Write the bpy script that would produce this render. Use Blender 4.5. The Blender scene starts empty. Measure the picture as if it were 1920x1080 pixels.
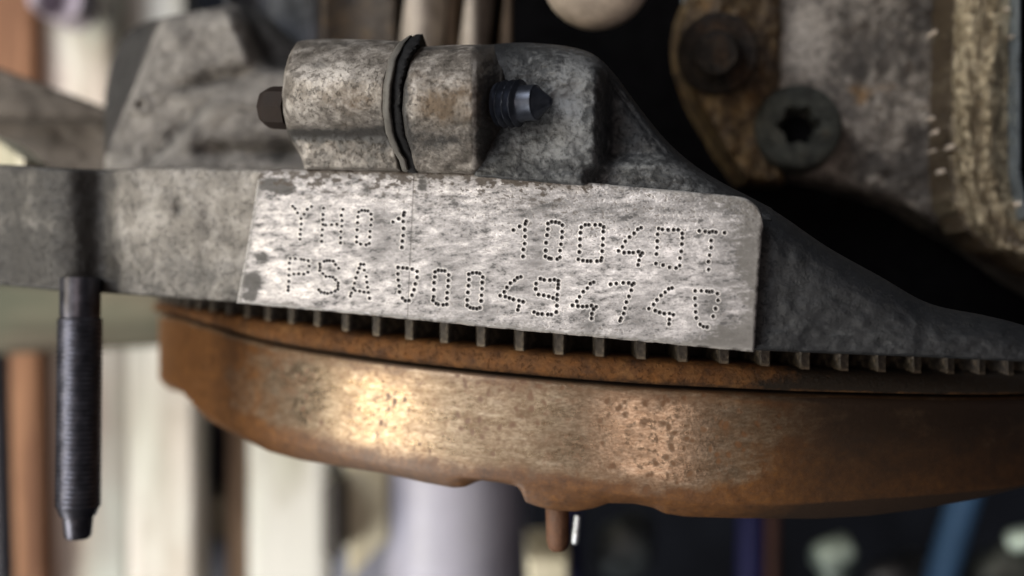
import bpy, math, random
import numpy as np
from mathutils import Vector, Matrix

random.seed(7)
rng = np.random.RandomState(11)
SC = bpy.context.scene
COL = SC.collection

# ------------------------------------------------------------------ camera
cam_d = bpy.data.cameras.new("camera")
cam_d.sensor_width = 36.0
cam_d.lens = 36.0
cam_d.clip_start = 0.005
cam_d.clip_end = 20.0
cam_d.dof.use_dof = True
cam_d.dof.focus_distance = 0.1175
cam_d.dof.aperture_fstop = 36.0 / 3.5
cam_d.dof.aperture_blades = 0
cam = bpy.data.objects.new("camera", cam_d)
COL.objects.link(cam)
cam.rotation_euler = (math.radians(90), 0, 0)
SC.camera = cam

# ------------------------------------------------------------------ world and lamps
world = bpy.data.worlds.new("World")
SC.world = world
world.use_nodes = True
bg = world.node_tree.nodes["Background"]
bg.inputs[0].default_value = (0.55, 0.62, 0.75, 1)
bg.inputs[1].default_value = 0.035


def lamp(name, az_left, elev, dist, sx, sz, power, color):
    """A workshop lamp or added fill behind the camera; az_left in degrees to the left of straight back."""
    a, e = math.radians(az_left), math.radians(elev)
    d = Vector((-math.sin(a) * math.cos(e), -math.cos(a) * math.cos(e), math.sin(e)))
    ld = bpy.data.lights.new(name, 'AREA')
    ld.shape = 'RECTANGLE'
    ld.size = sx
    ld.size_y = sz
    ld.energy = power
    ld.color = color
    o = bpy.data.objects.new(name, ld)
    COL.objects.link(o)
    o.location = Vector((0, 0.12, 0)) + d * dist
    o.rotation_euler = (-d).to_track_quat('-Z', 'Y').to_euler()
    return o


lamp("warm_window_lamp", 61, 2, 1.5, 0.36, 1.1, 9.5, (1.0, 0.85, 0.58))
lamp("strip_lamp_behind", 3, -4, 1.5, 0.34, 0.8, 4.2, (1.0, 0.80, 0.72))
lamp("ceiling_lamp", 50, 38, 1.1, 0.6, 0.6, 10.5, (0.97, 0.98, 1.0))
lamp("fill_lamp", 31, -3, 1.5, 0.55, 0.8, 2.8, (1.0, 0.93, 0.86))  # added fill for the flywheel between its two bright bands
lo = lamp("pallet_fill_lamp", 66, -30, 0.75, 0.35, 0.35, 5.5, (1.0, 0.98, 0.94))  # added fill that brightens the pallet behind the engine
lo.rotation_euler = (Vector((-0.03, 0.32, -0.08)) - lo.location).to_track_quat('-Z', 'Y').to_euler()
SC.view_settings.view_transform = 'Standard'
SC.view_settings.look = 'None'
SC.view_settings.exposure = 0.0
SC.view_settings.gamma = 1.0


# ------------------------------------------------------------------ helpers: space
def mm(v):
    return np.asarray(v, float) * 0.001


def pt(px, py, y):
    """Point (mm) seen at photograph position (px, py) that stands y mm in front of the lens."""
    px, py, y = np.broadcast_arrays(np.asarray(px, float), np.asarray(py, float), np.asarray(y, float))
    return np.stack([(px - 960) / 1920 * y, y, (540 - py) / 1920 * y], -1)


IA, IB = 1 / 130.0, 1 / 111.0


def yF(px):
    """Depth (mm) of the flat machined flange plane, right end nearer."""
    return 1.0 / (IA + (IB - IA) * (np.asarray(px, float) - 465) / 955.0)


def curve(pts):
    xs = [p[0] for p in pts]
    ys = [p[1] for p in pts]
    return lambda x: np.interp(x, xs, ys)


def scurve(pts, n=6):
    """Smoothed polyline (Catmull-Rom) as a function of x."""
    P = np.array(pts, float)
    out = []
    for i in range(len(P) - 1):
        p0 = P[max(i - 1, 0)]
        p1, p2 = P[i], P[i + 1]
        p3 = P[min(i + 2, len(P) - 1)]
        for k in range(n):
            t = k / n
            m1 = (p2[1] - p0[1]) / max(p2[0] - p0[0], 1e-6) * (p2[0] - p1[0])
            m2 = (p3[1] - p1[1]) / max(p3[0] - p1[0], 1e-6) * (p2[0] - p1[0])
            y = (2 * t**3 - 3 * t**2 + 1) * p1[1] + (t**3 - 2 * t**2 + t) * m1 + (-2 * t**3 + 3 * t**2) * p2[1] + (t**3 - t**2) * m2
            out.append((p1[0] + (p2[0] - p1[0]) * t, y))
    out.append(tuple(P[-1]))
    return curve(out)


def sstep(a, b, x):
    t = np.clip((np.asarray(x, float) - a) / (b - a), 0, 1)
    return t * t * (3 - 2 * t)


def blob(px, py, cx, cy, rx, ry):
    return np.exp(-(((px - cx) / rx) ** 2 + ((py - cy) / ry) ** 2))


_lat = rng.rand(256, 256)


def vnoise(x, y, off=0):
    x = np.asarray(x, float) + off * 17.3
    y = np.asarray(y, float) + off * 9.7
    xi, yi = np.floor(x).astype(int), np.floor(y).astype(int)
    fx, fy = x - xi, y - yi
    fx, fy = fx * fx * (3 - 2 * fx), fy * fy * (3 - 2 * fy)
    a = _lat[xi % 256, yi % 256]
    b = _lat[(xi + 1) % 256, yi % 256]
    c = _lat[xi % 256, (yi + 1) % 256]
    d = _lat[(xi + 1) % 256, (yi + 1) % 256]
    return (a * (1 - fx) + b * fx) * (1 - fy) + (c * (1 - fx) + d * fx) * fy


def fbm(x, y, sx, sy, octv=5, off=0, gain=0.55):
    s, amp, tot = 0, 1.0, 0
    x, y = x / sx, y / sy
    for o in range(octv):
        s = s + amp * vnoise(x * 2**o, y * 2**o, off + o * 3)
        tot += amp
        amp *= gain
    return s / tot


# ------------------------------------------------------------------ helpers: objects
def root(name, label, cat, loc_mm, group=None):
    o = bpy.data.objects.new(name, None)
    COL.objects.link(o)
    o.empty_display_size = 0.005
    o.location = mm(loc_mm)
    o['label'] = label
    o['category'] = cat
    if group:
        o['group'] = group
    return o


def tag(o, label, cat, group=None):
    o['label'] = label
    o['category'] = cat
    if group:
        o['group'] = group
    return o


def world_of(o):
    m = o.matrix_basis.copy()
    while o.parent:
        m = o.parent.matrix_basis @ o.matrix_parent_inverse @ m
        o = o.parent
    return m


def link(name, me, parent=None, mat=None, smooth=True, kind=None, label=None):
    o = bpy.data.objects.new(name, me)
    COL.objects.link(o)
    if mat is not None and not me.materials:
        me.materials.append(mat)
    if smooth:
        me.polygons.foreach_set('use_smooth', [True] * len(me.polygons))
    if parent is not None:
        o.parent = parent
        o.matrix_parent_inverse = world_of(parent).inverted()
    if kind:
        o['kind'] = kind
    if label:
        o['label'] = label
    return o


def mesh(name, V, F, mask=None, sharp=None):
    me = bpy.data.meshes.new(name)
    V = np.asarray(V, float) * 0.001
    me.from_pydata(V.tolist(), [], F)
    if mask is not None:
        a = me.attributes.new('mk', 'FLOAT_COLOR', 'POINT')
        a.data.foreach_set('color', np.asarray(mask, np.float32).ravel())
    me.update()
    if sharp:
        me.set_sharp_from_angle(angle=math.radians(sharp))
    return me


def grid_mesh(name, V, nx, ny, thick=None, mask=None, sharp=50):
    """V (ny*nx,3) in mm, rows top to bottom.  With thick: side walls running away from the lens and a back."""
    idx = np.arange(ny * nx).reshape(ny, nx)
    q = np.stack([idx[:-1, :-1], idx[1:, :-1], idx[1:, 1:], idx[:-1, 1:]], -1).reshape(-1, 4)
    faces = q.tolist()
    V = np.asarray(V)
    if thick:
        loop = list(idx[0, :]) + list(idx[1:, -1]) + list(idx[-1, :-1][::-1]) + list(idx[1:-1, 0][::-1])
        n0 = len(V)
        B = V[loop].copy()
        B[:, 1] += thick
        V = np.vstack([V, B])
        if mask is not None:
            mask = np.vstack([mask, np.asarray(mask)[loop]])
        L = len(loop)
        for i in range(L):
            j = (i + 1) % L
            faces.append([int(loop[i]), int(loop[j]), n0 + j, n0 + i])
        faces.append([n0 + i for i in range(L)])
    return mesh(name, V, faces, mask, sharp)


def sheet(name, x0, x1, top, bot, depth, mat, parent=None, nx=120, ny=60, thick=6.0, edge=8.0, edge_mm=0.8,
          left=None, right=None, maskfn=None, label=None, kind=None, sharp=50, edges=(1, 1, 1, 1)):
    """Solid slab whose front face is traced between two outlines; depth(px,py) in mm; rounded borders."""
    s, t = np.meshgrid(np.linspace(0, 1, nx), np.linspace(0, 1, ny))
    # crowd samples to the borders so the rounding is smooth
    def crowd(a, on0, on1):
        lo = a - 0.06 * np.sin(2 * math.pi * a) if (on0 and on1) else a
        return lo
    s, t = crowd(s, 1, 1), crowd(t, 1, 1)
    xl = left(t) if left else x0
    xr = right(t) if right else x1
    px = xl + (xr - xl) * s
    ty, by = top(px), bot(px)
    py = ty + (by - ty) * t
    big = 1e9
    e = np.minimum.reduce([np.where(edges[0], (py - ty), big), np.where(edges[1], (by - py), big),
                           np.where(edges[2], (px - xl), big), np.where(edges[3], (xr - px), big)])
    k = np.clip(1 - e / edge, 0, 1)
    y = depth(px, py) + edge_mm * (1 - np.sqrt(np.clip(1 - k * k, 0, 1)))
    V = pt(px, py, y).reshape(-1, 3)
    m = None
    if maskfn:
        m = np.zeros((V.shape[0], 4), np.float32)
        r = maskfn(px, py)
        for i in range(3):
            m[:, i] = np.broadcast_to(r[i], px.shape).ravel()
        m[:, 3] = 1
    me = grid_mesh(name, V, nx, ny, thick, m, sharp)
    return link(name, me, parent, mat, label=label, kind=kind)


def frame(p0, p1):
    a = Vector(p1) - Vector(p0)
    return a.length, a.to_track_quat('Z', 'Y').to_matrix()


def lathe(name, p0, p1, prof, mat, parent=None, seg=48, helix=None, rot=0.0, smooth=True, label=None, sharp=40):
    """Turned body from p0 to p1 (mm): prof = [(radius, distance along axis)...]; helix=(l0,l1,pitch,depth)."""
    L, R = frame(p0, p1)
    V, F = [], []
    for (r, l) in prof:
        for k in range(seg):
            a = 2 * math.pi * k / seg + rot
            rr = r
            if helix and helix[0] <= l <= helix[1]:
                ph = ((l / helix[2]) + k / seg) % 1.0
                rr = r - helix[3] * abs(2 * ph - 1)
            v = R @ Vector((rr * math.cos(a), rr * math.sin(a), l)) + Vector(p0)
            V.append(tuple(v))
    n = len(prof)
    for i in range(n - 1):
        for k in range(seg):
            k2 = (k + 1) % seg
            F.append([i * seg + k, i * seg + k2, (i + 1) * seg + k2, (i + 1) * seg + k])
    F.append([k for k in range(seg)][::-1])
    F.append([(n - 1) * seg + k for k in range(seg)])
    me = mesh(name, V, F, None, sharp)
    return link(name, me, parent, mat, smooth=smooth, label=label)


# ------------------------------------------------------------------ helpers: materials
class NT:
    def __init__(self, name):
        self.m = bpy.data.materials.new(name)
        self.m.use_nodes = True
        self.t = self.m.node_tree
        self.b = self.t.nodes["Principled BSDF"]
        tc = self.n('ShaderNodeTexCoord')
        mp = self.n('ShaderNodeMapping')
        mp.inputs['Scale'].default_value = (1000, 1000, 1000)
        self.l(tc.outputs['Object'], mp.inputs[0])
        self.co = mp.outputs[0]

    def n(self, k):
        return self.t.nodes.new(k)

    def l(self, a, b):
        self.t.links.new(a, b)

    def scaled(self, sx, sy, sz, loc=(0, 0, 0), rot=(0, 0, 0)):
        mp = self.n('ShaderNodeMapping')
        mp.inputs['Scale'].default_value = (sx, sy, sz)
        mp.inputs['Location'].default_value = loc
        mp.inputs['Rotation'].default_value = rot
        self.l(self.co, mp.inputs[0])
        return mp.outputs[0]

    def noise(self, feat, detail=5, rough=0.6, co=None, dist=0.0):
        x = self.n('ShaderNodeTexNoise')
        x.inputs['Scale'].default_value = 1.0 / feat
        x.inputs['Detail'].default_value = detail
        x.inputs['Roughness'].default_value = rough
        x.inputs['Distortion'].default_value = dist
        self.l(co or self.co, x.inputs['Vector'])
        return x.outputs[0]

    def ramp(self, fac, stops):
        r = self.n('ShaderNodeValToRGB')
        e = r.color_ramp.elements
        while len(e) < len(stops):
            e.new(0.5)
        for i, (p, c) in enumerate(stops):
            e[i].position = p
            e[i].color = (*c, 1) if isinstance(c, tuple) else (c, c, c, 1)
        self.l(fac, r.inputs[0])
        return r.outputs[0]

    def math(self, op, a, b=None, clamp=False):
        x = self.n('ShaderNodeMath')
        x.operation = op
        x.use_clamp = clamp
        for i, v in enumerate((a, b)):
            if v is None:
                continue
            if isinstance(v, (int, float)):
                x.inputs[i].default_value = v
            else:
                self.l(v, x.inputs[i])
        return x.outputs[0]

    def mix(self, f, a, b):
        x = self.n('ShaderNodeMix')
        x.data_type = 'RGBA'
        for s, v in ((x.inputs[0], f), (x.inputs[6], a), (x.inputs[7], b)):
            if isinstance(v, tuple):
                s.default_value = (*v, 1)
            elif isinstance(v, (int, float)):
                s.default_value = v
            else:
                self.l(v, s)
        return x.outputs[2]

    def attr(self):
        a = self.n('ShaderNodeAttribute')
        a.attribute_name = 'mk'
        s = self.n('ShaderNodeSeparateColor')
        self.l(a.outputs['Color'], s.inputs[0])
        return a.outputs['Color'], s.outputs

    def bump(self, h, dist, strength=1.0, prev=None):
        b = self.n('ShaderNodeBump')
        b.inputs['Distance'].default_value = dist * 0.001
        b.inputs['Strength'].default_value = strength
        self.l(h, b.inputs['Height'])
        if prev is not None:
            self.l(prev, b.inputs['Normal'])
        return b.outputs[0]


def cast(name, dark, mid, light, feat=2.2, grime=(0.03, 0.028, 0.026), gk=0.0, rust=(0.20, 0.075, 0.02), rk=0.0,
         rough=(0.45, 0.75), metal=0.35, bump=0.12, spots=0.0, masks=True, spec=0.5, fine=0.5, speck=0.55):
    """Sand-cast metal: mottled, grimy, grainy.  The mesh's mk mask (r grime and painted shade, g rust, b bare and highlight) moves them."""
    T = NT(name)
    n1 = T.noise(feat, 8, 0.68, dist=0.4)
    n0 = T.noise(feat * 4.5, 3, 0.5)
    f = T.math('ADD', T.math('MULTIPLY', n1, 0.72), T.math('MULTIPLY', n0, 0.28))
    c = T.ramp(f, [(0.38, dark), (0.49, mid), (0.60, light)])
    n2 = T.noise(feat * 0.9, 7, 0.7, T.scaled(1, 1, 1, (31, 5, 7)))
    n3 = T.noise(feat * 1.3, 6, 0.65, T.scaled(1, 1, 1, (3, 45, 17)))
    g, r, b = gk, rk, None
    if masks:
        _, s = T.attr()
        g = T.math('ADD', s[0], gk)
        r = T.math('ADD', s[1], rk)
        bb = T.ramp(T.math('ADD', T.math('MULTIPLY', s[2], 0.55), T.math('MULTIPLY', n2, 0.6)), [(0.52, 0.0), (0.66, 1.0)])
        c = T.mix(bb, c, tuple(min(1, x * 1.15) for x in light))
    gg = T.ramp(T.math('ADD', T.math('MULTIPLY', g, 0.5), T.math('MULTIPLY', n2, 0.8)), [(0.46, 0.0), (0.74, 1.0)])
    rr = T.ramp(T.math('ADD', T.math('MULTIPLY', r, 0.5), T.math('MULTIPLY', n3, 0.8)), [(0.50, 0.0), (0.72, 1.0)])
    rc = T.mix(T.noise(0.8, 5, 0.7), tuple(x * 0.55 for x in rust), tuple(x * 1.5 for x in rust))
    c = T.mix(rr, c, rc)
    c = T.mix(gg, c, grime)
    sk = T.ramp(T.noise(0.75, 5, 0.75, T.scaled(1, 1, 1, (70, 3, 9))), [(0.55, 0.0), (0.63, 1.0)])
    c = T.mix(T.math('MULTIPLY', sk, speck), c, tuple(x * 0.45 for x in dark))
    if spots:
        v = T.n('ShaderNodeTexVoronoi')
        v.inputs['Scale'].default_value = 0.55
        w = T.n('ShaderNodeVectorMath')
        w.operation = 'ADD'
        nn = T.n('ShaderNodeTexNoise')
        nn.inputs['Scale'].default_value = 1.2
        T.l(T.co, nn.inputs['Vector'])
        T.l(T.co, w.inputs[0])
        T.l(nn.outputs['Color'], w.inputs[1])
        T.l(w.outputs[0], v.inputs['Vector'])
        sp = T.ramp(v.outputs['Distance'], [(0.12, 1.0), (0.26, 0.0)])
        c = T.mix(T.math('MULTIPLY', sp, spots), c, tuple(x * 0.3 for x in mid))
    T.l(c, T.b.inputs['Base Color'])
    T.l(T.math('MULTIPLY', T.math('SUBTRACT', 1.0, T.math('MAXIMUM', rr, gg)), metal), T.b.inputs['Metallic'])
    rg = T.math('ADD', T.math('MULTIPLY', n1, rough[1] - rough[0]), rough[0])
    T.l(T.math('MAXIMUM', rg, T.math('MULTIPLY', rr, 0.8)), T.b.inputs['Roughness'])
    T.b.inputs['Specular IOR Level'].default_value = spec
    h = T.math('SUBTRACT', T.math('ADD', T.math('MULTIPLY', n1, 0.35), T.math('MULTIPLY', T.noise(0.35, 4, 0.7), fine)), T.math('MULTIPLY', sk, 0.35))
    T.l(T.bump(h, bump * 2.2), T.b.inputs['Normal'])
    return T.m


def plain(name, col, rough=0.6, metal=0.0, var=0.35, feat=2.0, bump=0.05, spec=0.5):
    T = NT(name)
    n = T.noise(feat, 6, 0.65)
    c = T.ramp(n, [(0.3, tuple(x * (1 - var) for x in col)), (0.7, tuple(min(1, x * (1 + var)) for x in col))])
    T.l(c, T.b.inputs['Base Color'])
    T.b.inputs['Metallic'].default_value = metal
    T.l(T.math('ADD', T.math('MULTIPLY', n, 0.3), rough - 0.15), T.b.inputs['Roughness'])
    T.b.inputs['Specular IOR Level'].default_value = spec
    T.l(T.bump(n, bump * 2), T.b.inputs['Normal'])
    return T.m


def wood(name, c1, c2, c3=None, horizontal=False):
    T = NT(name)
    sc = (0.06, 1, 1) if horizontal else (1, 1, 0.05)
    n = T.noise(7.0, 6, 0.65, T.scaled(*sc))
    n2 = T.noise(45.0, 3, 0.5, T.scaled(*((0.4, 1, 1) if horizontal else (1, 1, 0.4)), loc=(9, 2, 60)))
    c = T.ramp(n, [(0.40, tuple(x * 0.8 for x in c1)), (0.60, c2)])
    if c3:
        c = T.mix(T.ramp(n2, [(0.44, 0.0), (0.54, 1.0)]), c, c3)
    n3 = T.noise(16.0, 5, 0.65, T.scaled(*((0.25, 1, 1) if horizontal else (1, 1, 0.25)), loc=(4, 22, 3)))
    c = T.mix(T.ramp(n3, [(0.50, 0.0), (0.68, 0.7)]), c, tuple(x * y for x, y in zip(c1, (0.62, 0.55, 0.48))))
    T.l(c, T.b.inputs['Base Color'])
    T.b.inputs['Roughness'].default_value = 0.8
    T.l(T.bump(n, 0.6), T.b.inputs['Normal'])
    return T.m


# ------------------------------------------------------------------ materials
M_flange = cast("cast_alloy_flange", (0.085, 0.078, 0.07), (0.17, 0.158, 0.142), (0.29, 0.275, 0.255), 4.5, gk=0.06, rk=-0.5, metal=0.2, speck=0.2, bump=0.08)
M_boss = cast("cast_alloy_boss", (0.075, 0.066, 0.056), (0.16, 0.143, 0.126), (0.34, 0.315, 0.288), 2.0, gk=-0.06, rk=-0.05,
              rust=(0.085, 0.06, 0.038), metal=0.35, rough=(0.40, 0.65), bump=0.08, speck=0.38)
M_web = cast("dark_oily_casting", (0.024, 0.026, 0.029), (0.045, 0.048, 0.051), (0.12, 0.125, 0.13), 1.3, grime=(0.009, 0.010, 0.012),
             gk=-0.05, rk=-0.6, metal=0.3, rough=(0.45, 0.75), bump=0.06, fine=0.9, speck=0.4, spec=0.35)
M_bracket = cast("cast_alloy_bracket", (0.11, 0.102, 0.095), (0.24, 0.225, 0.21), (0.37, 0.35, 0.325), 4.0, grime=(0.03, 0.028, 0.027),
                 gk=0.02, rk=-0.4, metal=0.15, spots=0.15, speck=0.2, bump=0.3)
M_bluecast = cast("blue_grey_casting", (0.03, 0.034, 0.04), (0.06, 0.066, 0.078), (0.11, 0.12, 0.14), 6, gk=0, rk=-0.6, masks=False, metal=0.2)
M_house = cast("sandy_corroded_casting", (0.040, 0.035, 0.031), (0.115, 0.101, 0.088), (0.28, 0.255, 0.225), 2.4, grime=(0.035, 0.03, 0.026),
               gk=0.02, rk=-0.30, rust=(0.20, 0.11, 0.035), metal=0.1, rough=(0.5, 0.8), bump=0.2)
M_gold = cast("golden_ribbed_metal", (0.07, 0.052, 0.032), (0.20, 0.16, 0.10), (0.44, 0.38, 0.27), 1.2, grime=(0.05, 0.035, 0.02),
              gk=-0.2, rk=-0.3, metal=0.5, rough=(0.25, 0.5), bump=0.2)
M_rustcast = cast("rusty_brown_casting", (0.018, 0.012, 0.009), (0.045, 0.031, 0.02), (0.10, 0.065, 0.032), 3, grime=(0.008, 0.007, 0.006),
                  gk=0.1, rk=-0.05, rust=(0.16, 0.08, 0.02), metal=0.0, masks=False)
M_lug = cast("golden_rusty_lug", (0.03, 0.02, 0.013), (0.07, 0.048, 0.028), (0.17, 0.12, 0.06), 3, grime=(0.008, 0.007, 0.006), gk=0.05, rk=0.15,
             rust=(0.16, 0.085, 0.025), metal=0.0, masks=False, spec=0.3)
M_boltgrey = cast("grimy_green_grey_bolt", (0.012, 0.013, 0.011), (0.028, 0.031, 0.027), (0.055, 0.055, 0.045), 3.0, grime=(0.008, 0.008, 0.007), gk=0.1, rk=0.05,
                  rust=(0.05, 0.03, 0.014), metal=0.0, rough=(0.6, 0.85), bump=0.2, masks=False, spec=0.3)
M_bolt2 = cast("grimy_rusty_bolt", (0.008, 0.007, 0.006), (0.018, 0.014, 0.012), (0.04, 0.03, 0.022), 3.0, grime=(0.006, 0.005, 0.005), gk=0.0, rk=0.2,
               rust=(0.06, 0.03, 0.012), metal=0.0, rough=(0.6, 0.85), bump=0.3, masks=False, spec=0.25)
M_black = plain("black_oily_steel", (0.012, 0.013, 0.016), 0.32, 0.6, 0.3, 1.5, 0.01)
M_screw = plain("blued_steel_screw", (0.05, 0.057, 0.075), 0.38, 0.8, 0.3, 1.5, 0.008)
M_stud = plain("dark_stud_steel", (0.065, 0.065, 0.08), 0.38, 0.75, 0.5, 2.0, 0.02)
M_void = plain("shade_black_recess", (0.003, 0.003, 0.0035), 0.9, 0.0, 0.3, 4, 0.02, 0.0)  # near-black without shine, stands for the shade in deep gaps
M_gasket = plain("black_gasket", (0.010, 0.010, 0.011), 0.7, 0.0, 0.5, 0.8, 0.10, 0.2)
M_collar = plain("grey_steel_collar", (0.085, 0.08, 0.072), 0.65, 0.1, 0.25, 1.2, 0.03)
M_dirt = plain("dirt_in_punch_marks", (0.016, 0.014, 0.014), 0.9, 0.0, 0.4, 0.3, 0.02, 0.2)
M_hexbrown = plain("brown_bolt_head", (0.016, 0.011, 0.009), 0.7, 0.0, 0.3, 2, 0.03, 0.15)
M_palecast = plain("pale_peach_casting", (0.42, 0.36, 0.30), 0.6, 0.1, 0.35, 4, 0.1)


def pad_material():
    T = NT("machined_pad_metal")
    col, s = T.attr()
    T.l(col, T.b.inputs['Base Color'])
    fine = T.noise(0.5, 6, 0.7, T.scaled(0.5, 1, 1.6))
    grain = T.noise(0.22, 4, 0.7)
    a = T.n('ShaderNodeAttribute')
    a.attribute_name = 'clean'
    T.l(T.math('MULTIPLY', a.outputs['Fac'], 0.35), T.b.inputs['Metallic'])
    T.l(T.math('ADD', T.math('MULTIPLY', a.outputs['Fac'], -0.25), T.math('ADD', 0.52, T.math('MULTIPLY', fine, 0.2))), T.b.inputs['Roughness'])
    h = T.math('ADD', fine, T.math('MULTIPLY', grain, 0.5))
    T.l(T.bump(h, 0.03), T.b.inputs['Normal'])
    return T.m


def flywheel_material():
    T = NT("rusting_flywheel_steel")
    _, s = T.attr()
    streak = T.noise(3.0, 6, 0.65, T.scaled(1, 1, 3.5))
    base = T.ramp(streak, [(0.3, (0.20, 0.15, 0.10)), (0.55, (0.35, 0.275, 0.195)), (0.75, (0.49, 0.41, 0.31))])
    # film of light rust
    film = T.noise(5.0, 7, 0.7, T.scaled(1, 1, 1.6, (3, 9, 1)))
    filmf = T.ramp(T.math('ADD', T.math('MULTIPLY', film, 0.8), T.math('MULTIPLY', s[1], 0.62)), [(0.45, 0.0), (0.85, 1.0)])
    rustc = T.ramp(T.noise(1.4, 7, 0.7), [(0.3, (0.045, 0.019, 0.007)), (0.5, (0.10, 0.042, 0.013)), (0.72, (0.17, 0.075, 0.022))])
    c = T.mix(filmf, base, rustc)
    # dark rust pits in flecks
    w = T.n('ShaderNodeVectorMath')
    w.operation = 'ADD'
    nn = T.n('ShaderNodeTexNoise')
    nn.inputs['Scale'].default_value = 0.6
    nn.inputs['Detail'].default_value = 4
    T.l(T.co, nn.inputs['Vector'])
    T.l(T.scaled(0.72, 0.72, 0.62, rot=(0, 0.5, 0)), w.inputs[0])
    T.l(nn.outputs['Color'], w.inputs[1])
    v = T.n('ShaderNodeTexVoronoi')
    v.inputs['Scale'].default_value = 1.0
    v.inputs['Randomness'].default_value = 1.0
    T.l(w.outputs[0], v.inputs['Vector'])
    cl = T.noise(6.0, 3, 0.5, T.scaled(1, 1, 1, (50, 8, 3)))
    thr = T.math('MULTIPLY', T.ramp(cl, [(0.28, 0.0), (0.54, 1.0)]), 0.36)
    pit = T.ramp(T.math('SUBTRACT', thr, v.outputs['Distance']), [(0.0, 0.0), (0.16, 1.0)])
    pit2n = T.noise(0.9, 5, 0.75)
    pit2 = T.ramp(pit2n, [(0.56, 0.0), (0.63, 1.0)])
    pits = T.math('MAXIMUM', pit, T.math('MULTIPLY', pit2, 0.7))
    gr = T.noise(0.45, 5, 0.8, T.scaled(0.6, 0.6, 1.5))
    c = T.mix(T.ramp(gr, [(0.42, 0.55), (0.60, 0.0)]), c, (0.08, 0.04, 0.018))
    c = T.mix(T.math('MULTIPLY', pits, 0.85), c, (0.10, 0.045, 0.018))
    # grime mask, which also carries the shade painted on the right
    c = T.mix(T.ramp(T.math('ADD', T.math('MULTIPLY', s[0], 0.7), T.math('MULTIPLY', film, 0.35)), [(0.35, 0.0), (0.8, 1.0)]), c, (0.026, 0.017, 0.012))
    T.l(c, T.b.inputs['Base Color'])
    dull = T.math('MAXIMUM', T.math('MAXIMUM', filmf, pits), s[0])
    T.l(T.math('MULTIPLY', T.math('SUBTRACT', 1.0, dull, True), 0.9), T.b.inputs['Metallic'])
    T.l(T.math('ADD', T.math('MULTIPLY', dull, 0.25), T.math('ADD', 0.18, T.math('MULTIPLY', streak, 0.2))), T.b.inputs['Roughness'])
    T.b.inputs['Anisotropic'].default_value = 0.8
    T.b.inputs['Anisotropic Rotation'].default_value = 0.25
    tg = T.n('ShaderNodeTangent')
    tg.direction_type = 'RADIAL'
    tg.axis = 'Z'
    T.l(tg.outputs[0], T.b.inputs['Tangent'])
    h = T.math('SUBTRACT', T.math('ADD', T.math('MULTIPLY', T.noise(0.5, 5, 0.7), 0.35), T.math('MULTIPLY', filmf, 0.3)), T.math('MULTIPLY', pits, 0.15))
    T.l(T.bump(h, 0.06), T.b.inputs['Normal'])
    return T.m


M_pad = pad_material()
M_fly = flywheel_material()
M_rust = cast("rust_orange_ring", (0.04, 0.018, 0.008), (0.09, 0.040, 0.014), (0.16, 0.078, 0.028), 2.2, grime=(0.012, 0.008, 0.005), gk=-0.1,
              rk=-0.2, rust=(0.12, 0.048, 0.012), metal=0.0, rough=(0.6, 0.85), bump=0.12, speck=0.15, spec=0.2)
M_tooth = cast("worn_gear_tooth", (0.015, 0.012, 0.010), (0.042, 0.034, 0.026), (0.15, 0.12, 0.085), 1.5, gk=-0.1, rk=-0.3,
               rust=(0.12, 0.06, 0.02), metal=0.5, rough=(0.3, 0.6), masks=False)

# ================================================================== ENGINE BLOCK
block = root("engine_block", "dirty grey cast alloy engine casting with a bright number plate stamped in dotted characters", "engine block", (-5, 120, -12))
pad_top = scurve([(440, 345), (470, 336), (478, 326), (492, 320), (515, 317), (600, 318), (780, 322), (940, 329), (1100, 342), (1250, 356), (1340, 364), (1380, 368), (1400, 373), (1416, 384), (1426, 400), (1431, 424)], 4)
pad_bot = curve([(440, 568), (700, 592), (960, 618), (1200, 640), (1413, 660), (1440, 662)])

# ---- left flange (round a stud at its far end)
fl_top = scurve([(-160, 303), (0, 308), (110, 314), (215, 318), (300, 312), (480, 317), (520, 318)])
fl_bot = scurve([(-160, 522), (0, 535), (110, 545), (205, 550), (300, 557), (445, 567), (520, 574)])


def d_flange(px, py):
    y = yF(np.maximum(px, 20)) + 1.5
    y = y - 3.0 * np.exp(-((px - 95) / 75) ** 2) + 2.0 * np.exp(-((px - 192) / 36) ** 2)
    y = y + 1.2 * fbm(px, py, 60, 60, 4, 3) - 1.2 * blob(px, py, 300, 400, 90, 70)
    y = y + 0.4 * blob(px, py, 337, 389, 11, 10) + 0.2 * blob(px, py, 385, 397, 8, 6)
    return y


def m_flange(px, py):
    g = 0.75 * np.exp(-((px - 178) / 40) ** 2) + 0.55 * sstep(230, 130, px) + 0.40 * sstep(380, 560, py) + 0.35 * blob(px, py, 337, 389, 12, 11)  # band near the stud paints in the shade of the curved face
    b = 0.9 * blob(px, py, 65, 420, 28, 14) + 0.5 * blob(px, py, 75, 370, 20, 30) + 0.4 * blob(px, py, 350, 330, 110, 40) + 0.5 * blob(px, py, 195, 515, 18, 6)  # broad top patch paints in a soft light gradient
    return g, 0 * px, b


sheet("flange", 0, 500, fl_top, fl_bot, d_flange, M_flange, block, 190, 90, 9, 9, 0.8, left=lambda t: -160 + 0 * t,
      right=lambda t: 495 - 42 * t, maskfn=m_flange)

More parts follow.
